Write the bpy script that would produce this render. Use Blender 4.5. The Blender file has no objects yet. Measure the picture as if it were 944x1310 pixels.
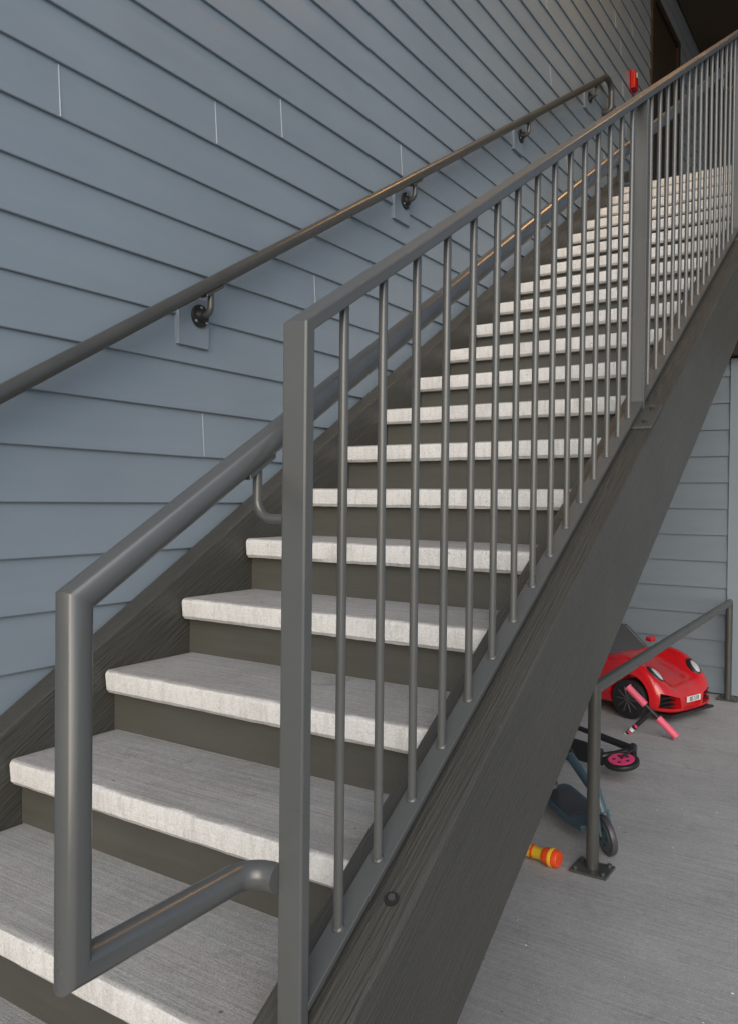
import bpy, bmesh, math, random
from mathutils import Vector, Matrix
random.seed(7)
S=0.6; RUN=0.296; RISE=RUN*S; G=-2*RISE
SC=bpy.context.scene
# ---------------------------------------------------------------- materials
def mat(name,col,rough=0.5,metal=0.0,var=0.15,vscale=3.0,bump=0.1,bscale=60.0,vec_scale=(1,1,1),rotx=0.0,
        specks=None,speck_scale=40,speck_th=0.72,stains=0.0,dist=0.002,coat=0.0,spec=0.5):
    m=bpy.data.materials.new(name); m.use_nodes=True
    nt=m.node_tree; N=nt.nodes; L=nt.links
    b=N['Principled BSDF']; b.inputs['Roughness'].default_value=rough; b.inputs['Metallic'].default_value=metal
    b.inputs['Specular IOR Level'].default_value=spec
    if coat: b.inputs['Coat Weight'].default_value=coat
    tc=N.new('ShaderNodeTexCoord'); mp0=N.new('ShaderNodeMapping'); mp0.inputs['Rotation'].default_value=(rotx,0,0)
    mp=N.new('ShaderNodeMapping'); mp.inputs['Scale'].default_value=vec_scale
    L.new(tc.outputs['Object'],mp0.inputs[0]); L.new(mp0.outputs[0],mp.inputs[0])
    n1=N.new('ShaderNodeTexNoise'); n1.inputs['Scale'].default_value=vscale; n1.inputs['Detail'].default_value=8; n1.inputs['Roughness'].default_value=0.6
    L.new(mp.outputs[0],n1.inputs['Vector'])
    r=N.new('ShaderNodeValToRGB'); r.color_ramp.elements[0].position=0.3; r.color_ramp.elements[1].position=0.7
    c=Vector(col[:3]); r.color_ramp.elements[0].color=(*(c*(1-var)),1); r.color_ramp.elements[1].color=(*(c*(1+var)),1)
    L.new(n1.outputs[0],r.inputs[0]); out=r.outputs[0]
    if stains>0:
        n3=N.new('ShaderNodeTexNoise'); n3.inputs['Scale'].default_value=1.7; n3.inputs['Detail'].default_value=6; n3.inputs['Distortion'].default_value=0.6
        L.new(tc.outputs['Object'],n3.inputs['Vector'])
        r3=N.new('ShaderNodeValToRGB'); r3.color_ramp.elements[0].position=0.35; r3.color_ramp.elements[1].position=0.62
        r3.color_ramp.elements[0].color=(1-stains,)*3+(1,); r3.color_ramp.elements[1].color=(1,1,1,1)
        L.new(n3.outputs[0],r3.inputs[0])
        mx=N.new('ShaderNodeMix'); mx.data_type='RGBA'; mx.blend_type='MULTIPLY'; mx.inputs[0].default_value=1
        L.new(out,mx.inputs[6]); L.new(r3.outputs[0],mx.inputs[7]); out=mx.outputs[2]
    if specks:
        n2=N.new('ShaderNodeTexNoise'); n2.inputs['Scale'].default_value=speck_scale; n2.inputs['Detail'].default_value=3
        L.new(tc.outputs['Object'],n2.inputs['Vector'])
        r2=N.new('ShaderNodeValToRGB'); r2.color_ramp.elements[0].position=speck_th; r2.color_ramp.elements[1].position=speck_th+0.02
        L.new(n2.outputs[0],r2.inputs[0])
        mx=N.new('ShaderNodeMix'); mx.data_type='RGBA'; L.new(r2.outputs[0],mx.inputs[0]); L.new(out,mx.inputs[6]); mx.inputs[7].default_value=(*specks[:3],1); out=mx.outputs[2]
    L.new(out,b.inputs['Base Color'])
    rr=N.new('ShaderNodeMapRange'); rr.inputs['To Min'].default_value=max(0.05,rough-0.1); rr.inputs['To Max'].default_value=min(1,rough+0.12)
    L.new(n1.outputs[0],rr.inputs[0]); L.new(rr.outputs[0],b.inputs['Roughness'])
    if bump>0:
        nb=N.new('ShaderNodeTexNoise'); nb.inputs['Scale'].default_value=bscale; nb.inputs['Detail'].default_value=4
        L.new(mp.outputs[0],nb.inputs['Vector'])
        bp=N.new('ShaderNodeBump'); bp.inputs['Strength'].default_value=bump; bp.inputs['Distance'].default_value=dist
        L.new(nb.outputs[0],bp.inputs['Height']); L.new(bp.outputs[0],b.inputs['Normal'])
    return m
ANG=math.atan(S)
M_SID=mat('siding_paint',(0.235,0.288,0.338),0.40,var=0.035,vscale=2.2,bump=0.12,bscale=10,vec_scale=(4,1,7),stains=0.06,specks=(0.38,0.45,0.5),speck_scale=22,speck_th=0.80)
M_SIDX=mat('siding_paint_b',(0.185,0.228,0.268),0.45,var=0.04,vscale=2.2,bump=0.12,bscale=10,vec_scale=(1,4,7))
M_CAULK=mat('caulk',(0.48,0.53,0.57),0.7,var=0.1)
M_MET=mat('painted_steel',(0.092,0.097,0.096),0.30,var=0.06,vscale=5,bump=0.06,bscale=14,specks=(0.28,0.29,0.28),speck_scale=75,speck_th=0.79,stains=0.10,spec=0.8)
M_METD=mat('painted_steel_dark',(0.060,0.062,0.058),0.32,var=0.08,vscale=6,bump=0.06,bscale=16,spec=0.7)
M_BLK=mat('black_casting',(0.02,0.02,0.02),0.4,var=0.2)
M_WOOD=mat('painted_timber',(0.062,0.061,0.053),0.42,var=0.10,vscale=1.3,bump=1.0,bscale=8,vec_scale=(20,1.0,20),rotx=-ANG,specks=(0.24,0.23,0.20),speck_scale=30,speck_th=0.765,stains=0.18,dist=0.005)
M_RIS=mat('riser_paint',(0.075,0.074,0.064),0.5,var=0.08,vscale=4,bump=0.3,bscale=12,vec_scale=(1,3,12),stains=0.15,specks=(0.2,0.19,0.17),speck_scale=30,speck_th=0.775)
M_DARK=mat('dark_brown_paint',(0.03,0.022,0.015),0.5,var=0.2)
M_CEIL=mat('ceiling_paint',(0.10,0.075,0.05),0.6,var=0.15)
M_TRIM=mat('trim_paint',(0.225,0.275,0.32),0.45,var=0.04)
M_RED=mat('toy_red_plastic',(0.58,0.010,0.016),0.2,var=0.04,bump=0.0,coat=0.6)
M_BP=mat('black_plastic',(0.018,0.018,0.02),0.4,var=0.2)
M_DG=mat('dark_grey_plastic',(0.06,0.06,0.065),0.35,var=0.15)
M_GP=mat('grey_plastic',(0.35,0.35,0.36),0.3,var=0.1)
M_GLS=mat('clear_lens',(0.5,0.52,0.55),0.08,var=0.1,bump=0,coat=1)
M_WHT=mat('white_plastic',(0.75,0.75,0.74),0.4,var=0.05)
M_PINK=mat('pink_rubber',(0.75,0.06,0.20),0.45,var=0.08)
M_PINKG=mat('pink_grip',(0.80,0.13,0.22),0.5,var=0.08)
M_BLUE=mat('teal_plastic',(0.060,0.105,0.135),0.35,var=0.2)
M_ORG=mat('orange_plastic',(0.80,0.085,0.02),0.35,var=0.05)
M_YEL=mat('yellow_plastic',(0.85,0.60,0.04),0.35,var=0.05)
M_RALM=mat('alarm_red',(0.5,0.01,0.01),0.4,var=0.05)

def concrete(name,base,dark,grain_axis,wave_scale,amount,rough=0.9,face=None,bumps=0.5,stain=0.76):
    m=bpy.data.materials.new(name); m.use_nodes=True; nt=m.node_tree; N=nt.nodes; L=nt.links
    b=N['Principled BSDF']; b.inputs['Roughness'].default_value=rough; b.inputs['Specular IOR Level'].default_value=0.25
    tc=N.new('ShaderNodeTexCoord')
    def noise(scale,detail=6,rg=0.6,dist=0.0,vec=None):
        n=N.new('ShaderNodeTexNoise'); n.inputs['Scale'].default_value=scale; n.inputs['Detail'].default_value=detail
        n.inputs['Roughness'].default_value=rg; n.inputs['Distortion'].default_value=dist
        L.new(vec or tc.outputs['Object'],n.inputs['Vector']); return n.outputs[0]
    def mr(v,a,b_,c,d):
        r=N.new('ShaderNodeMapRange')
        for k,x in zip(('From Min','From Max','To Min','To Max'),(a,b_,c,d)): r.inputs[k].default_value=x
        L.new(v,r.inputs[0]); return r.outputs[0]
    def mul(a,b_):
        x=N.new('ShaderNodeMix'); x.data_type='RGBA'; x.blend_type='MULTIPLY'; x.inputs[0].default_value=1
        L.new(a,x.inputs[6]); L.new(b_,x.inputs[7]); return x.outputs[2]
    def mapv(sc):
        p=N.new('ShaderNodeMapping'); p.inputs['Scale'].default_value=sc; L.new(tc.outputs['Object'],p.inputs[0]); return p.outputs[0]
    r1=N.new('ShaderNodeValToRGB'); r1.color_ramp.elements[0].position=0.32;r1.color_ramp.elements[1].position=0.66
    r1.color_ramp.elements[0].color=(*dark,1); r1.color_ramp.elements[1].color=(*base,1)
    L.new(noise(2.6,10,0.65),r1.inputs[0])
    sc=[wave_scale]*3; sc[grain_axis]=2.5
    ns=noise(1,4,0.75,0,mapv(sc))
    out=mul(r1.outputs[0],mr(ns,0.3,0.7,1-amount,1+amount*0.6))
    nf=noise(230,2,0.6)
    out=mul(out,mr(nf,0.3,0.7,0.82,1.12))
    nm=noise(60,4,0.7)
    out=mul(out,mr(nm,0.3,0.7,0.90,1.07))
    rd=N.new('ShaderNodeValToRGB'); rd.color_ramp.elements[0].position=0.27; rd.color_ramp.elements[1].position=0.42
    rd.color_ramp.elements[0].color=(stain,stain*0.98,stain*0.95,1); rd.color_ramp.elements[1].color=(1,1,1,1); L.new(noise(7,6,0.6,0.8),rd.inputs[0])
    out=mul(out,rd.outputs[0])
    rg=N.new('ShaderNodeValToRGB'); rg.color_ramp.elements[0].position=0.22; rg.color_ramp.elements[1].position=0.25
    rg.color_ramp.elements[0].color=(0.45,0.44,0.42,1); rg.color_ramp.elements[1].color=(1,1,1,1); L.new(noise(26,2,0.5),rg.inputs[0])
    out=mul(out,rg.outputs[0])
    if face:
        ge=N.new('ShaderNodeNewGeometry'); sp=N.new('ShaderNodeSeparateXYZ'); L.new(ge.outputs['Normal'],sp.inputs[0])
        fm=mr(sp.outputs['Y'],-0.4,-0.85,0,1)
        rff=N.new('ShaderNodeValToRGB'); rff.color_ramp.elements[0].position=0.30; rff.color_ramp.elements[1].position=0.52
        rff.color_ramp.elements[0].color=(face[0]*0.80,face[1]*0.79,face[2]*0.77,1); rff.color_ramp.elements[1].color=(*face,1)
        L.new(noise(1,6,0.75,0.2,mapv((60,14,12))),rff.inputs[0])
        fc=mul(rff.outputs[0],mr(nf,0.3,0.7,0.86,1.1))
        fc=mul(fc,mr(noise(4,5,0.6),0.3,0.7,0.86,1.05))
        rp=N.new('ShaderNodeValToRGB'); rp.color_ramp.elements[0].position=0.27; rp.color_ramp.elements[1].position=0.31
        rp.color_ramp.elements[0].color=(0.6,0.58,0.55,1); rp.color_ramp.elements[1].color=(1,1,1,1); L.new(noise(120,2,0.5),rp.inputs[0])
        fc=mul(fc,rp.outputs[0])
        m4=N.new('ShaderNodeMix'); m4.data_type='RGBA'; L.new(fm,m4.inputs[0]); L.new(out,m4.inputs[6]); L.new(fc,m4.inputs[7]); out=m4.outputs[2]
    L.new(out,b.inputs['Base Color'])
    ad=N.new('ShaderNodeMath'); ad.operation='ADD'; L.new(ns,ad.inputs[0]); L.new(nf,ad.inputs[1])
    bp=N.new('ShaderNodeBump'); bp.inputs['Strength'].default_value=bumps; bp.inputs['Distance'].default_value=0.003
    L.new(ad.outputs[0],bp.inputs['Height']); L.new(bp.outputs[0],b.inputs['Normal'])
    return m
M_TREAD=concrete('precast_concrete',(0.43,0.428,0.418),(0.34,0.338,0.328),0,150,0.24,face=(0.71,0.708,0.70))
M_FLOOR=concrete('broomed_concrete_floor',(0.47,0.466,0.458),(0.39,0.386,0.378),0,105,0.17,bumps=0.4,stain=0.84)

# ---------------------------------------------------------------- geometry helpers
def empty(name,loc=(0,0,0),rot=None):
    o=bpy.data.objects.new(name,None); SC.collection.objects.link(o); o.location=loc
    if rot is not None: o.rotation_euler=rot
    return o
def mk(name,bm,m,parent=None,smooth=False,bevel=0,seg=2):
    me=bpy.data.meshes.new(name); bmesh.ops.recalc_face_normals(bm,faces=bm.faces); bm.to_mesh(me); bm.free()
    o=bpy.data.objects.new(name,me); SC.collection.objects.link(o)
    for x in (m if isinstance(m,list) else [m]): me.materials.append(x)
    if smooth:
        for p in me.polygons: p.use_smooth=True
    if bevel:
        b=o.modifiers.new('b','BEVEL'); b.width=bevel; b.segments=seg; b.limit_method='ANGLE'; b.harden_normals=False
        for p in me.polygons: p.use_smooth=False
    if parent: o.parent=parent
    return o
def hexa(bm,v):
    vs=[bm.verts.new(p) for p in v]
    for f in ((0,1,2,3),(7,6,5,4),(0,4,5,1),(1,5,6,2),(2,6,7,3),(3,7,4,0)): bm.faces.new([vs[i] for i in f])
def bbox(bm,x0,x1,y0,y1,z0,z1):
    hexa(bm,[(x0,y0,z0),(x1,y0,z0),(x1,y1,z0),(x0,y1,z0),(x0,y0,z1),(x1,y0,z1),(x1,y1,z1),(x0,y1,z1)])
def box(name,a,m,parent=None,bevel=0):
    bm=bmesh.new(); bbox(bm,*a); return mk(name,bm,m,parent,bevel=bevel)
def sbox(bm,x0,x1,y0,y1,h0,h1):
    z=lambda y,h:S*y+h
    hexa(bm,[(x0,y0,z(y0,h0)),(x1,y0,z(y0,h0)),(x1,y1,z(y1,h0)),(x0,y1,z(y1,h0)),(x0,y0,z(y0,h1)),(x1,y0,z(y0,h1)),(x1,y1,z(y1,h1)),(x0,y1,z(y1,h1))])
def prism(bm,x0,x1,poly):
    a=[bm.verts.new((x0,p[0],p[1])) for p in poly]; b=[bm.verts.new((x1,p[0],p[1])) for p in poly]
    bm.faces.new(a);bm.faces.new(b[::-1]); n=len(poly)
    for k in range(n): bm.faces.new((a[k],a[(k+1)%n],b[(k+1)%n],b[k]))
def tube(bm,pts,r,seg=20,cap=True):
    P=[Vector(p) for p in pts]; n=len(P)
    D=[(P[i+1]-P[i]).normalized() for i in range(n-1)]
    up=Vector((0,0,1)) if abs(D[0].z)<0.9 else Vector((1,0,0))
    u=D[0].cross(up).normalized(); v=D[0].cross(u).normalized()
    offs=[(u*math.cos(2*math.pi*k/seg)+v*math.sin(2*math.pi*k/seg))*r for k in range(seg)]
    rings=[]
    for i in range(n):
        if i==0 or i==n-1: ring=offs
        else:
            nn=(D[i-1]+D[i]).normalized(); d=D[i-1]
            ring=[o-d*(o.dot(nn)/d.dot(nn)) for o in offs]
            offs=[o-D[i]*o.dot(D[i]) for o in ring]
        rings.append([bm.verts.new(P[i]+o) for o in ring])
    for a,b in zip(rings,rings[1:]):
        for k in range(seg):
            f=bm.faces.new((a[k],a[(k+1)%seg],b[(k+1)%seg],b[k])); f.smooth=True
    if cap:
        bm.faces.new(rings[0]); bm.faces.new(rings[-1])
def tubeo(name,pts,r,m,parent=None,seg=20):
    bm=bmesh.new(); tube(bm,pts,r,seg)
    o=mk(name,bm,m,parent)
    for p in o.data.polygons: p.use_smooth=len(p.vertices)==4
    md=o.modifiers.new('e','EDGE_SPLIT'); md.split_angle=math.radians(38)
    return o
def arc(c,a,b,r,n=8):
    c=Vector(c);a=Vector(a).normalized();b=Vector(b).normalized(); out=[]
    th=math.acos(max(-1,min(1,a.dot(b)))); t=r*math.tan(th/2)
    p0=c-a*t; nrm=(b-a*a.dot(b)).normalized(); cen=p0+nrm*r
    for i in range(n+1):
        q=th*i/n; out.append(cen-nrm*r*math.cos(q)+a*r*math.sin(q))
    return out
def cyl(bm,c,axis,r,h,seg=24,r2=None):
    c=Vector(c);axis=Vector(axis).normalized(); r2=r if r2 is None else r2
    up=Vector((0,0,1)) if abs(axis.z)<0.9 else Vector((1,0,0)); u=axis.cross(up).normalized(); v=axis.cross(u)
    A=[];B=[]
    for k in range(seg):
        d=u*math.cos(2*math.pi*k/seg)+v*math.sin(2*math.pi*k/seg); A.append(bm.verts.new(c-axis*h/2+d*r)); B.append(bm.verts.new(c+axis*h/2+d*r2))
    for k in range(seg): bm.faces.new((A[k],A[(k+1)%seg],B[(k+1)%seg],B[k]))
    bm.faces.new(A);bm.faces.new(B)
def cylo(name,c,axis,r,h,m,parent=None,bevel=0,r2=None,seg=28):
    bm=bmesh.new(); cyl(bm,c,axis,r,h,seg,r2); o=mk(name,bm,m,parent,bevel=bevel)
    md=o.modifiers.new('e','EDGE_SPLIT'); md.split_angle=math.radians(35)
    for p in o.data.polygons: p.use_smooth=True
    return o
def lathe(name,prof,m,parent,axis_m=Matrix(),seg=28):
    bm=bmesh.new(); rings=[]
    for (r,z) in prof: rings.append([bm.verts.new(axis_m@Vector((r*math.cos(2*math.pi*k/seg),r*math.sin(2*math.pi*k/seg),z))) for k in range(seg)])
    for a,b in zip(rings,rings[1:]):
        for k in range(seg): bm.faces.new((a[k],a[(k+1)%seg],b[(k+1)%seg],b[k]))
    bm.faces.new(rings[0]); bm.faces.new(rings[-1])
    o=mk(name,bm,m,parent,smooth=True); md=o.modifiers.new('e','EDGE_SPLIT'); md.split_angle=math.radians(40); return o

# ---------------------------------------------------------------- ground
bm=bmesh.new(); v=[bm.verts.new(p) for p in ((-60,-60,G),(60,-60,G),(60,60,G),(-60,60,G))]; bm.faces.new(v)
mk('concrete_floor',bm,M_FLOOR)

# ---------------------------------------------------------------- stairs
NS=20
st=empty('concrete_staircase')
for n in range(-1,NS+1):
    y0=n*RUN; zt=n*RISE; dep=RUN+0.045 if n<NS else 0.30
    bm=bmesh.new()
    T=0.066
    prof=[(y0+0.012,zt-T),(y0+0.003,zt-T+0.010),(y0-0.001,zt-0.013),(y0+0.002,zt-0.005),(y0+0.008,zt-0.001),(y0+0.014,zt),(y0+dep,zt),(y0+dep,zt-T)]
    xs=[0.003,0.010]+[0.012+(1.07-0.024)*i/40 for i in range(1,40)]+[1.060,1.068]
    rings=[]; tilt=random.uniform(-0.002,0.002); sh=random.uniform(-0.002,0.002)
    for i,x in enumerate(xs):
        ins=0.006 if i in (0,len(xs)-1) else 0.0
        ring=[]
        for j,(yy,zz) in enumerate(prof):
            jy=random.uniform(-0.0009,0.0009) if j<5 else 0; jz=random.uniform(-0.001,0.0006) if j in(0,1,2,3) else 0
            ring.append(bm.verts.new((x,yy+(ins if j<5 else 0)+jy+(sh if j<6 else 0),zz-(ins*0.6 if j>2 and j<7 else 0)+jz+tilt*(x-0.5))))
        rings.append(ring)
    for a,b in zip(rings,rings[1:]):
        for k in range(len(prof)): bm.faces.new((a[k],a[(k+1)%len(prof)],b[(k+1)%len(prof)],b[k]))
    bm.faces.new(rings[0]); bm.faces.new(rings[-1])
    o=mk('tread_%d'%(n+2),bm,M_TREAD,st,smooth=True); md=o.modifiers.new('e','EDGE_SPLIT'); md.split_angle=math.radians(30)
    box('riser_%d'%(n+2),(0.001,1.069,y0+0.040,y0+0.060,zt-RISE-0.002,zt-T+0.002),M_RIS,st)
def stringer(name,x0,x1,h0,h1,yhi):
    zb=G+0.004
    bm=bmesh.new(); prism(bm,x0,x1,[((zb-h1)/S,zb),((zb-h0)/S,zb),(yhi,S*yhi+h0),(yhi,S*yhi+h1)])
    return mk(name,bm,M_WOOD,st,bevel=0.006,seg=3)
stringer('right_stringer',1.07,1.225,-0.37,0.03,6.1)
stringer('left_stringer',-0.081,-0.001,-0.37,0.075,6.1)
cylo('bolt_recess',(1.186,0.53,S*0.53+0.031),(0,-S,1),0.013,0.004,M_BLK,st)
cylo('bolt_head',(1.186,0.53,S*0.53+0.034),(0,-S,1),0.007,0.005,M_METD,st,seg=6)

# ---------------------------------------------------------------- guard railing
gr=empty('guard_railing')
XR=1.142; SP=0.1165; Y1=0.32; HT=1.085; HB=0.066
PW=0.045; PD=0.022
yend=Y1+SP*48
posts=[0,16,32,48]
ya=Y1-PD/2; yb_=Y1+PD/2
bm=bmesh.new(); prism(bm,XR-PW/2,XR+PW/2,[(ya,S*ya+0.034),(ya,S*ya+HT+0.018),(yend,S*yend+HT+0.018),(yend,S*yend+HT-0.006),(yb_,S*yb_+HT-0.006),(yb_,S*yb_+0.034)])
mk('top_rail_and_newel',bm,M_MET,gr,bevel=0.0035,seg=3)
bm=bmesh.new(); sbox(bm,XR-0.021,XR+0.021,Y1+PD/2,yend,HB-0.013,HB); mk('bottom_rail',bm,M_MET,gr,bevel=0.0015,seg=1)
for i,k in enumerate(posts):
    y=Y1+SP*k
    if i:
        bm=bmesh.new(); bbox(bm,XR-PW/2+0.0005,XR+PW/2-0.0005,y-PD/2+0.0005,y+PD/2,S*y+0.034,S*y+HT-0.007); mk('post_%d'%(i+1),bm,M_MET,gr,bevel=0.002,seg=1)
        bm=bmesh.new(); sbox(bm,XR-0.03,XR+0.078,y-0.13,y+0.015,0.031,0.041); mk('base_plate_%d'%(i+1),bm,M_METD,gr,bevel=0.002,seg=1)
        for (dx,dy) in ((0.055,-0.105),(0.055,-0.02)):
            cylo('bolt',(XR+dx,y+dy,S*(y+dy)+0.046),(0,-S,1),0.011,0.013,M_METD,gr,seg=6)
bm=bmesh.new(); bw=bmesh.new()
for k in range(1,48):
    if k in posts: continue
    y=Y1+SP*k+random.uniform(-0.0012,0.0012)
    cyl(bm,(XR,y,S*y+(HT+HB-0.006)/2),(random.uniform(-.0012,.0012),random.uniform(-.0012,.0012),1),0.008,HT-HB,16)
    cyl(bw,(XR,y,S*y+HB+0.001),(0,-S,1),0.013,0.007,12,0.008)
o=mk('balusters',bm,M_MET,gr,smooth=True); md=o.modifiers.new('e','EDGE_SPLIT'); md.split_angle=math.radians(50)
mk('weld_beads',bw,M_MET,gr,smooth=True)
HX=1.067; HH=0.91; r=0.0215
yb=-0.015; zlow=0.452
bend=arc((HX,Y1-0.010,zlow),(0,1,0),(1,0,0),0.045,8)
pts=[(HX,5.95,S*5.95+HH),(HX,yb,S*yb+HH),(HX,yb,zlow)]+[tuple(p) for p in bend]+[(XR-PW/2+0.001,Y1-0.010,zlow)]
tubeo('grab_rail',pts,r,M_MET,gr,32)
for k in (0,16,32,48):
    y=Y1+SP*k-0.004; z=S*y+HH
    a=arc((HX,y,z-0.105),(0,0,-1),(1,0,0),0.028,6)
    tubeo('rail_bracket',[(HX,y,z-0.012)]+[tuple(p) for p in a]+[(XR-PW/2+0.001,y,z-0.105)],0.0075,M_MET,gr,12)
    bm=bmesh.new(); sbox(bm,HX-0.012,HX+0.012,y-0.03,y+0.03,HH-0.029,HH-0.019); mk('bracket_saddle',bm,M_MET,gr,bevel=0.001,seg=1)

# ---------------------------------------------------------------- lap-siding wall (left)
WX=-0.104
PITCH=0.1535; Z0=1.01
def rowz(k): return Z0+k*PITCH
sw=empty('siding_wall')
box('sheathing',(WX-0.2,WX,-6,10,G,8.2),M_DARK,sw)
joints={7:[0.80],8:[1.42],9:[1.77],10:[2.65],5:[1.99],1:[1.37]}
DOOR=(7.12,8.06,NS*RISE,NS*RISE+2.12)
bm=bmesh.new(); bc=bmesh.new()
kmin=int((G-Z0)/PITCH)-1
for k in range(kmin,46):
    z=max(rowz(k),G+0.01); zt=rowz(k+1)
    if zt<=z: continue
    js=sorted(joints.get(k,[])+[ (random.uniform(-5.5,-1.0)) ]+[y for y in (random.uniform(4.2,5.0),) if k%3==0 and k not in joints]+[random.uniform(5.5,6.8)])
    segs=[]; last=-6
    for j in js: segs.append((last,j)); last=j
    segs.append((last,10))
    for (a,b) in segs:
        parts=[(a,b)]
        if zt>DOOR[2]-0.02 and z<DOOR[3]+0.02:
            parts=[]
            if a<DOOR[0]-0.08: parts.append((a,min(b,DOOR[0]-0.08)))
            if b>DOOR[1]+0.08: parts.append((max(a,DOOR[1]+0.08),b))
        for (p,q) in parts:
            w=random.uniform(-0.0008,0.0008)
            nseg=max(1,int((q-p)/0.35)); ph=random.uniform(0,6)
            prev=None
            for i in range(nseg+1):
                yy=p+0.0006+(q-p-0.0012)*i/nseg
                dw=0.0007*math.sin(yy*2.3+ph)+w; dz=0.0011*math.sin(yy*1.4+ph*2)
                ring=[bm.verts.new(c) for c in ((WX,yy,z+dz),(WX+0.018+dw,yy,z+dz),(WX+0.0195+dw,yy,z+dz+0.0025),(WX+0.008,yy,zt+0.005),(WX,yy,zt+0.005))]
                if prev:
                    for q2 in range(5): bm.faces.new((prev[q2],prev[(q2+1)%5],ring[(q2+1)%5],ring[q2]))
                else: bm.faces.new(ring)
                prev=ring
            bm.faces.new(prev[::-1])
    for j in js:
        if zt>DOOR[2] and DOOR[0]<j<DOOR[1]: continue
        e=0.0012
        hexa(bc,[(WX,j-e,z+0.003),(WX+0.0212,j-e,z+0.003),(WX+0.0212,j+e,z+0.003),(WX,j+e,z+0.003),(WX,j-e,zt-0.002),(WX+0.0100,j-e,zt-0.002),(WX+0.0100,j+e,zt-0.002),(WX,j+e,zt-0.002)])
mk('lap_boards',bm,M_SID,sw); mk('caulk_joints',bc,M_CAULK,sw)
box('door_leaf',(WX+0.001,WX+0.012,DOOR[0],DOOR[1],DOOR[2]+0.002,DOOR[3]),M_DARK,sw)
box('door_jamb_a',(WX+0.001,WX+0.035,DOOR[0]-0.08,DOOR[0]-0.001,DOOR[2],DOOR[3]+0.08),M_DARK,sw)
box('door_jamb_b',(WX+0.001,WX+0.035,DOOR[1]+0.001,DOOR[1]+0.08,DOOR[2],DOOR[3]+0.08),M_DARK,sw)
box('door_head',(WX+0.001,WX+0.034,DOOR[0],DOOR[1],DOOR[3]+0.001,DOOR[3]+0.08),M_DARK,sw)
cylo('door_knob',(WX+0.05,DOOR[0]+0.07,DOOR[2]+0.98),(1,0,0),0.028,0.05,M_GP,sw)

# wall handrail
wr=empty('wall_handrail')
RX=-0.022; RH=0.935
yt=5.52
ctop=Vector((RX,yt,S*yt+RH))
b1=arc(ctop,(0,1,S),(0,1,0),0.12,5); b2=arc((RX,yt+0.14,ctop.z),(0,1,0),(0,0,-1),0.07,8)
b3=arc((RX,yt+0.14,ctop.z-0.20),(0,0,-1),(-1,0,0),0.04,6)
pts=[(RX,-1.6,S*-1.6+RH)]+[tuple(p) for p in b1]+[tuple(p) for p in b2]+[tuple(p) for p in b3]+[(WX+0.015,yt+0.14,ctop.z-0.20)]
tubeo('rail',pts,0.0225,M_METD,wr,24)
for y in (1.33,2.66,4.02,5.30,-0.02,-1.35):
    z=S*y+RH
    zc=z-0.095
    box('mounting_block',(WX+0.002,WX+0.029,y-0.090,y+0.050,zc-0.110,zc+0.055),M_TRIM,wr,bevel=0.002)
    cylo('flange',(WX+0.034,y+0.002,zc-0.005),(1,0,0),0.038,0.009,M_BLK,wr,bevel=0.002)
    cylo('boss',(WX+0.044,y+0.002,zc-0.005),(1,0,0),0.024,0.020,M_BLK,wr,r2=0.015)
    a=arc((RX,y+0.002,zc-0.005),(1,0,0),(0,0,1),0.025,5)
    tubeo('arm',[(WX+0.04,y+0.002,zc-0.005)]+[tuple(p) for p in a]+[(RX,y+0.002,z-0.018)],0.011,M_METD,wr,12)
    bm=bmesh.new(); sbox(bm,RX-0.015,RX+0.015,y-0.03,y+0.05,RH-0.034,RH-0.022); mk('saddle',bm,M_METD,wr,bevel=0.001,seg=1)
    for dy,dz in ((0,0.027),(0.024,-0.02),(-0.024,-0.02)):
        cylo('screw',(WX+0.040,y+0.002+dy,zc-0.005+dz),(1,0,0),0.0045,0.004,M_GP,wr,seg=10)

fa=empty('fire_alarm')
box('body',(WX+0.02,WX+0.06,6.39,6.49,4.55,4.70),M_RALM,fa,bevel=0.006)
box('strobe_lens',(WX+0.061,WX+0.073,6.415,6.465,4.64,4.685),M_GLS,fa,bevel=0.004)
box('back_box',(WX+0.012,WX+0.0195,6.375,6.505,4.535,4.715),M_RALM,fa,bevel=0.003)

# ---------------------------------------------------------------- landing, upper walls, ceiling
LZ=NS*RISE
ld=empty('upper_landing')
box('slab',(WX+0.03,4.5,NS*RUN+0.30,9.6,LZ-0.14,LZ-0.001),M_TREAD,ld)
box('joist_band',(WX+0.03,4.5,NS*RUN+0.20,NS*RUN+0.297,LZ-0.45,LZ-0.07),M_WOOD,ld)
box('soffit',(WX+0.03,4.5,NS*RUN+0.30,9.6,LZ-0.30,LZ-0.145),M_CEIL,ld)
bk=empty('upper_back_wall')
box('wall_panel',(WX+0.03,4.5,9.6,9.8,LZ,8.0),M_DARK,bk)
rf=empty('roof_overhang')
box('ceiling',(WX+0.03,4.5,2.3,9.8,6.12,6.3),M_CEIL,rf)
box('fascia',(WX+0.03,4.5,2.2,2.297,5.8,6.4),M_TRIM,rf)

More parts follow.
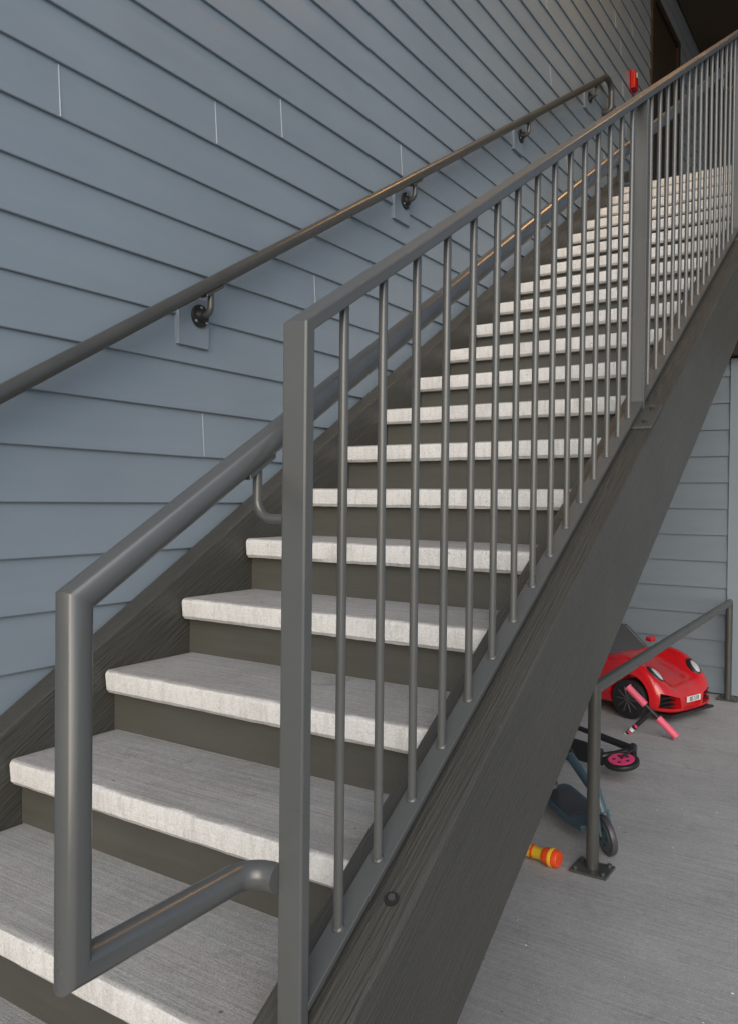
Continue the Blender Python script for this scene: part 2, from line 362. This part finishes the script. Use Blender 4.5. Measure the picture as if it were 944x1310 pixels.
rw=empty('rear_siding_wall')
BY=5.66
box('sheathing',(WX+0.03,7.0,BY,BY+0.15,G,LZ-0.46),M_DARK,rw)
bm=bmesh.new(); P2=0.19; z=G+0.012
while z<2.03:
    zt=min(z+P2,2.05)
    for (p,q) in ((-0.07,0.868),(0.962,7.0)):
        hexa(bm,[(p,BY-0.022,z),(q,BY-0.022,z),(q,BY,z),(p,BY,z),(p,BY-0.008,zt+0.004),(q,BY-0.008,zt+0.004),(q,BY,zt+0.004),(p,BY,zt+0.004)])
    z+=P2
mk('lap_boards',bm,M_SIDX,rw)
box('corner_trim',(0.87,0.96,BY-0.030,BY-0.001,G+0.01,2.06),M_TRIM,rw,bevel=0.002)
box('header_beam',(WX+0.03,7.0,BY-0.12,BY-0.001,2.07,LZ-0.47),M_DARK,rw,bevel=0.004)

# ---------------------------------------------------------------- low floor rail under the stair
fr=empty('floor_rail')
A=Vector((0.953,2.36,G)); B=Vector((0.905,5.52,G)); RHt=0.685
tubeo('rail',[A+Vector((0,0,0.008)),A+Vector((0,0,RHt)),B+Vector((0,0,RHt)),B+Vector((0,0,0.008))],0.0235,M_METD,fr,22)
for i,q in enumerate((A,B)):
    bm=bmesh.new(); bbox(bm,q.x-0.07,q.x+0.07,q.y-0.06,q.y+0.06,G+0.001,G+0.011); mk('foot_plate_%d'%i,bm,M_METD,fr,bevel=0.002,seg=1)
    for sx in (-1,1):
        for sy in (-1,1): cylo('anchor_bolt',(q.x+sx*0.052,q.y+sy*0.042,G+0.016),(0,0,1),0.009,0.012,M_METD,fr,seg=6)

# ---------------------------------------------------------------- toy car
car=empty('toy_ride_on_car',(0.205,5.02,G)); car.rotation_euler=(0,0,math.atan2(-0.33,0.94)); car.scale=(1.03,1.03,1.06)
stn=[
(-0.60,0.22,0.16,0.27,0.27),(-0.58,0.27,0.10,0.34,0.33),(-0.48,0.30,0.07,0.385,0.37),(-0.34,0.315,0.07,0.405,0.37),(-0.18,0.30,0.055,0.36,0.365),
(0.0,0.285,0.05,0.335,0.35),(0.13,0.285,0.05,0.345,0.355),(0.24,0.305,0.06,0.375,0.325),(0.34,0.318,0.07,0.380,0.295),(0.44,0.312,0.07,0.340,0.262),(0.53,0.295,0.065,0.275,0.225),(0.585,0.265,0.06,0.215,0.195),(0.615,0.22,0.06,0.165,0.165),(0.625,0.18,0.07,0.14,0.14)]
bm=bmesh.new(); rings=[]
for (x,w,zb,zf,zc) in stn:
    half=[(w*0.86,zb),(w*0.98,zb+0.02),(w,zb+(zf-zb)*0.45),(w*0.985,zb+(zf-zb)*0.78),(w*0.90,zf-0.006),(w*0.74,zf),(w*0.60,zf*0.55+zc*0.45),(w*0.46,zc),(w*0.25,zc)]
    ring=[(yy,zz) for yy,zz in half]+[(0,zc+0.003)]+[(-yy,zz) for yy,zz in half[::-1]]
    rings.append([bm.verts.new((x,yy,zz)) for yy,zz in ring])
for a,b in zip(rings,rings[1:]):
    for k in range(len(a)): bm.faces.new((a[k],a[(k+1)%len(a)],b[(k+1)%len(a)],b[k]))
bm.faces.new(rings[0]);bm.faces.new(rings[-1])
body=mk('body',bm,M_RED,car,smooth=True); ss=body.modifiers.new('s','SUBSURF'); ss.levels=2; ss.render_levels=2
def cutter(fn,name):
    bm=bmesh.new(); fn(bm); c=mk(name,bm,M_BP,None); bo=body.modifiers.new(name,'BOOLEAN'); bo.object=c; bo.operation='DIFFERENCE'; return c
def f1(bm):
    for x in (0.375,-0.36):
        for sy in (-1,1): cyl(bm,(x,sy*0.29,0.135),(0,1,0),0.140,0.16,28)
def f2(bm):
    bbox(bm,-0.26,0.08,-0.2,0.2,0.20,0.6); bmesh.ops.bevel(bm,geom=bm.edges[:],offset=0.05,segments=3,affect='EDGES')
def f3(bm):
    for sy in (-1,1):
        hexa(bm,[(0.54,sy*0.115,0.085),(0.70,sy*0.115,0.085),(0.70,sy*0.27,0.10),(0.52,sy*0.27,0.10),(0.54,sy*0.13,0.150),(0.70,sy*0.13,0.150),(0.70,sy*0.265,0.185),(0.52,sy*0.265,0.185)])
    bbox(bm,0.585,0.70,-0.095,0.095,0.075,0.112)
cs=[cutter(f1,'wheel_well_cutter'),cutter(f2,'cockpit_cutter'),cutter(f3,'intake_cutter')]
bpy.context.view_layer.update()
for c in cs: c.matrix_world=car.matrix_world.copy()
bpy.context.view_layer.update(); dg=bpy.context.evaluated_depsgraph_get()
me2=bpy.data.meshes.new_from_object(body.evaluated_get(dg)); body.modifiers.clear(); body.data=me2
for c in cs: bpy.data.objects.remove(c)
md=body.modifiers.new('e','EDGE_SPLIT'); md.split_angle=math.radians(35)
box('intake_liner',(0.50,0.548,-0.26,0.26,0.075,0.185),M_BP,car,bevel=0.01)
for x in (0.375,-0.36):
    for sy in (-1,1):
        cylo('tyre',(x,sy*0.262,0.120),(0,1,0),0.119,0.095,M_BP,car,bevel=0.014)
        cylo('rim',(x,sy*0.308,0.120),(0,1,0),0.080,0.008,M_BP,car)
        for q in range(10):
            an=q*2*math.pi/10
            tubeo('rim_spoke',[(x+0.015*math.cos(an),sy*0.314,0.120+0.015*math.sin(an)),(x+0.078*math.cos(an),sy*0.312,0.120+0.078*math.sin(an))],0.005,M_DG,car,6)
        cylo('hub',(x,sy*0.314,0.120),(0,1,0),0.018,0.010,M_DG,car)
def ell(name,c,s,m,parent,rot=(0,0,0)):
    bm=bmesh.new(); bmesh.ops.create_uvsphere(bm,u_segments=24,v_segments=14,radius=1)
    o=mk(name,bm,m,parent,smooth=True); o.location=c; o.scale=s; o.rotation_euler=rot; return o
for sy in (-1,1):
    ell('headlight_housing',(0.500,sy*0.215,0.277),(0.070,0.040,0.020),M_BP,car,(0,0.68,sy*-0.30))
    ell('headlight',(0.508,sy*0.214,0.280),(0.052,0.026,0.018),M_GLS,car,(0,0.68,sy*-0.30))
    for q in range(3): box('intake_slat',(0.560,0.590,sy*0.19-0.065,sy*0.19+0.065,0.102+q*0.026,0.107+q*0.026),M_BP,car)
    box('mirror',(0.10,0.15,sy*0.31-0.035,sy*0.31+0.035,0.375,0.41),M_RED,car,bevel=0.014)
box('front_splitter',(0.52,0.632,-0.24,0.24,0.045,0.060),M_BP,car,bevel=0.006)
box('number_plate',(0.630,0.636,-0.075,0.075,0.118,0.152),M_WHT,car,bevel=0.001)
def text(name,s,size,m,parent,loc,rot,ext=0.0006):
    cu=bpy.data.curves.new(name,'FONT'); cu.body=s; cu.size=size; cu.extrude=ext; cu.align_x='CENTER'; cu.align_y='CENTER'
    o=bpy.data.objects.new(name,cu); SC.collection.objects.link(o); cu.materials.append(m); o.parent=parent; o.location=loc; o.rotation_euler=rot; return o
text('plate_lettering','BS 510',0.036,M_BP,car,(0.6375,0,0.135),(math.pi/2,0,math.pi/2))
tubeo('windshield_frame',[(0.16,-0.23,0.33),(0.00,-0.20,0.475),(-0.02,0,0.495),(0.00,0.20,0.475),(0.16,0.23,0.33)],0.012,M_DG,car,10)
bm=bmesh.new(); hexa(bm,[(0.16,-0.22,0.335),(0.163,-0.22,0.335),(0.163,0.22,0.335),(0.16,0.22,0.335),(0.00,-0.19,0.476),(0.003,-0.19,0.476),(0.003,0.19,0.476),(0.00,0.19,0.476)]); mk('windshield',bm,M_DG,car)
box('seat',(-0.25,-0.20,-0.15,0.15,0.20,0.45),M_BP,car,bevel=0.02)
tubeo('steering_wheel',[(-0.04+0.03*math.sin(a),0.07*math.cos(a),0.36+0.06*math.sin(a)) for a in [i*2*math.pi/18 for i in range(19)]],0.008,M_BP,car,8)

# ---------------------------------------------------------------- kick scooters
def scooter(mat4,frame,deckm,wheel,hub,grip,stem_ang,deckL=0.50,stemL=0.62,bar=0.19,wr_=0.062,dw=0.055,gl=0.11,gr_=0.017,mark=False):
    e=empty('kick_scooter'); e.matrix_world=mat4
    bm=bmesh.new(); n=12; L=deckL; outl=[]
    for i in range(n+1):
        x=-L/2+L*i/n; t=i/n; w=dw*(1-0.35*max(0,t-0.75)*4*0.7)*(1 if t>0.08 else 0.8); outl.append((x,w))
    topv=[bm.verts.new((x,w,0.085)) for x,w in outl]+[bm.verts.new((x,-w,0.085)) for x,w in outl[::-1]]
    bot=[bm.verts.new((x,w,0.060)) for x,w in outl]+[bm.verts.new((x,-w,0.060)) for x,w in outl[::-1]]
    bm.faces.new(topv);bm.faces.new(bot[::-1]); m=len(topv)
    for k in range(m): bm.faces.new((topv[k],topv[(k+1)%m],bot[(k+1)%m],bot[k]))
    mk('deck',bm,deckm,e,bevel=0.006)
    box('grip_tape',(-L/2+0.05,L/2-0.10,-dw*0.75,dw*0.75,0.0855,0.0875),M_BP if frame is M_BP else M_DG,e)
    xf=L/2+0.10; xb=-L/2-0.03
    for (x,nm) in ((xf,'front'),(xb,'rear')):
        cylo(nm+'_wheel',(x,0,wr_),(0,1,0),wr_,0.026,wheel,e,bevel=0.007)
        cylo(nm+'_hub',(x,0,wr_),(0,1,0),wr_*0.74,0.030,hub,e)
        for q in range(5):
            an=q*2*math.pi/5; cylo(nm+'_spoke_hole',(x+wr_*0.42*math.cos(an),0,wr_+wr_*0.42*math.sin(an)),(0,1,0),wr_*0.10,0.032,M_BP,e,seg=10)
    tubeo('rear_fender',[(xb+(wr_+0.012)*math.cos(a),0,wr_+(wr_+0.012)*math.sin(a)) for a in [math.radians(x) for x in range(20,171,15)]],0.011,M_BP,e,8)
    hd=Vector((xf-0.035,0,0.20))
    tubeo('neck',[(L/2-0.02,0,0.072),(L/2+0.03,0,0.13),tuple(hd)],0.019,frame,e,14)
    tubeo('fork_head',[(xf-0.005,0,2*wr_+0.012),tuple(hd+Vector((-0.012,0,0.05)))],0.021,frame,e,16)
    for sy in (-1,1): tubeo('fork',[(xf,sy*0.022,wr_),(xf-0.004,sy*0.022,2*wr_+0.012),(xf-0.004,0,2*wr_+0.02)],0.007,frame,e,8)
    sd=Vector((math.cos(stem_ang),0,math.sin(stem_ang)))
    s0=hd+Vector((-0.01,0,0.03)); s1=s0+sd*stemL*0.55; s2=s0+sd*stemL
    tubeo('stem_lower',[s0,s1],0.019,frame,e,16); tubeo('stem_upper',[s1,s2],0.014,M_BP if frame is M_BP else M_DG,e,14)
    cylo('clamp',s1,sd,0.024,0.035,M_BP,e)
    if mark:
        for t,l in ((0.62,0.018),(0.67,0.010),(0.71,0.022),(0.77,0.012)):
            c=s0+sd*stemL*t; cylo('stem_mark',c,sd,0.0148,l,M_WHT if l>0.015 else M_PINK,e,seg=14)
    if bar>0.02:
        tubeo('handlebar',[s2+Vector((0,-bar,0)),s2+Vector((0,bar,0))],0.011,M_BP,e,12)
        for sy in (-1,1):
            tubeo('handle_grip',[s2+Vector((0,sy*(bar-gl),0)),s2+Vector((0,sy*(bar+0.01),0))],gr_,grip,e,14)
            cylo('grip_end',s2+Vector((0,sy*(bar+0.012),0)),(0,1,0),gr_+0.004,0.008,grip,e)
    return e
h=math.atan2(-0.73,0.68)
scooter(Matrix.Translation((0.745,2.765,G+0.001))@Matrix.Rotation(h,4,'Z')@Matrix.Rotation(math.radians(9),4,'X'),M_BLUE,M_BLUE,M_DG,M_BLUE,M_BP,math.radians(160),deckL=0.44,stemL=0.46,bar=0.09,gl=0.05,wr_=0.078,dw=0.08)
h=math.atan2(-0.30,0.85)
scooter(Matrix.Translation((0.43,3.42,G+0.085))@Matrix.Rotation(h,4,'Z')@Matrix.Rotation(math.radians(-78),4,'X'),M_BP,M_BP,M_BP,M_PINK,M_BP,math.radians(172),deckL=0.46,stemL=0.45,bar=0.07,gl=0.04,wr_=0.085)
def lookmat(origin,xdir,ydir):
    x=Vector(xdir).normalized(); y=Vector(ydir); y=(y-x*y.dot(x)).normalized(); z=x.cross(y)
    return Matrix.Translation(origin)@Matrix(((x.x,y.x,z.x,0),(x.y,y.y,z.y,0),(x.z,y.z,z.z,0),(0,0,0,1)))
ydir=Vector((0.28,0.0,-0.25)).normalized(); zdir=Vector((0.97,0.05,0.16)); xdir=ydir.cross(zdir)
m3=lookmat((0,0,0),xdir,ydir)
tgt=Vector((0.690,4.28,G+0.150))
e3=scooter(m3,M_BP,M_BP,M_BP,M_PINK,M_PINKG,math.radians(92),deckL=0.40,stemL=0.56,bar=0.175,wr_=0.06,gl=0.125,gr_=0.021,mark=True)
s2=Vector((0.30-0.045,0,0.23))+Vector((math.cos(math.radians(92)),0,math.sin(math.radians(92))))*0.56
e3.matrix_world=Matrix.Translation(tgt-(m3@s2))@m3

# small toy on the floor
tb=empty('toy_flashlight')
am=Matrix.Translation((0.775,2.315,G+0.033))@Matrix.Rotation(math.radians(-8),4,'Z')@Matrix.Rotation(math.radians(90),4,'Y')
lathe('barrel',[(0.020,-0.074),(0.025,-0.068),(0.024,0.0),(0.027,0.004)],M_YEL,tb,am)
lathe('head',[(0.0265,0.004),(0.033,0.02),(0.033,0.062),(0.029,0.070),(0.004,0.072)],M_ORG,tb,am)
lathe('ring',[(0.0332,0.034),(0.0345,0.035),(0.0345,0.046),(0.0332,0.047)],M_YEL,tb,am)
lathe('band',[(0.0245,-0.045),(0.0262,-0.044),(0.0262,-0.034),(0.0245,-0.033)],M_ORG,tb,am)

bm=bmesh.new()
for i in range(80):
    x=random.uniform(0.7,1.9); y=random.uniform(1.2,5.0); s=random.uniform(0.001,0.0032)
    bmesh.ops.create_icosphere(bm,subdivisions=1,radius=s,matrix=Matrix.Translation((x,y,G+s*0.5))@Matrix.Diagonal((random.uniform(.8,1.8),1,0.5,1)))
mk('floor_debris',bm,M_WHT)

# ---------------------------------------------------------------- lamp over the landing
lp=empty('ceiling_lamp')
LX,LY=0.70,4.4
cylo('lamp_body',(LX,LY,6.095),(0,0,1),0.13,0.045,M_WHT,lp,bevel=0.006)
mg=bpy.data.materials.new('lamp_glow'); mg.use_nodes=True; b=mg.node_tree.nodes['Principled BSDF']; b.inputs['Emission Color'].default_value=(1,0.62,0.28,1); b.inputs['Emission Strength'].default_value=5
cylo('lamp_lens',(LX,LY,6.065),(0,0,1),0.11,0.014,mg,lp,bevel=0.004)
ld_=bpy.data.lights.new('lamp_light','POINT'); ld_.energy=60; ld_.color=(1,0.52,0.18); ld_.shadow_soft_size=0.11; ld_.specular_factor=0.15
lo=bpy.data.objects.new('lamp_light',ld_); SC.collection.objects.link(lo); lo.location=(LX,LY,5.92); lo.parent=lp

# ---------------------------------------------------------------- light
w=bpy.data.worlds.new('World'); SC.world=w; w.use_nodes=True; nt=w.node_tree
bg=nt.nodes['Background']; sk=nt.nodes.new('ShaderNodeTexSky'); sk.sky_type='NISHITA'; sk.sun_disc=False
tosun=Vector((0.42,-0.88,0.46)).normalized()
sk.sun_elevation=math.asin(tosun.z); sk.sun_rotation=math.atan2(tosun.x,tosun.y); sk.dust_density=2.0; sk.air_density=1.0; sk.ozone_density=1.5
nt.links.new(sk.outputs[0],bg.inputs[0]); bg.inputs[1].default_value=0.15
sl=bpy.data.lights.new('sun','SUN'); sl.energy=1.75; sl.angle=math.radians(72); sl.color=(1,0.975,0.94)
so=bpy.data.objects.new('sun',sl); SC.collection.objects.link(so); so.rotation_euler=(-tosun).to_track_quat('-Z','Y').to_euler()

# ---------------------------------------------------------------- camera
cd=bpy.data.cameras.new('camera'); cam=bpy.data.objects.new('camera',cd); SC.collection.objects.link(cam); SC.camera=cam
cd.sensor_fit='VERTICAL'; cd.sensor_height=24; cd.lens=1040/1310*24; cd.clip_end=300; cd.clip_start=0.05
yaw=math.radians(33.1); pit=math.radians(-0.85); rol=math.radians(0.6)
Fh=Vector((-math.sin(yaw),math.cos(yaw),0)); R=Vector((math.cos(yaw),math.sin(yaw),0))
F=Fh*math.cos(pit)+Vector((0,0,1))*math.sin(pit); U=R.cross(F)
U2=U*math.cos(rol)-R*math.sin(rol); R2=R*math.cos(rol)+U*math.sin(rol)
cam.matrix_world=Matrix(((R2.x,U2.x,-F.x,1.895),(R2.y,U2.y,-F.y,-0.64),(R2.z,U2.z,-F.z,1.025),(0,0,0,1)))
SC.view_settings.view_transform='Standard'; SC.view_settings.look='None'; SC.view_settings.exposure=0
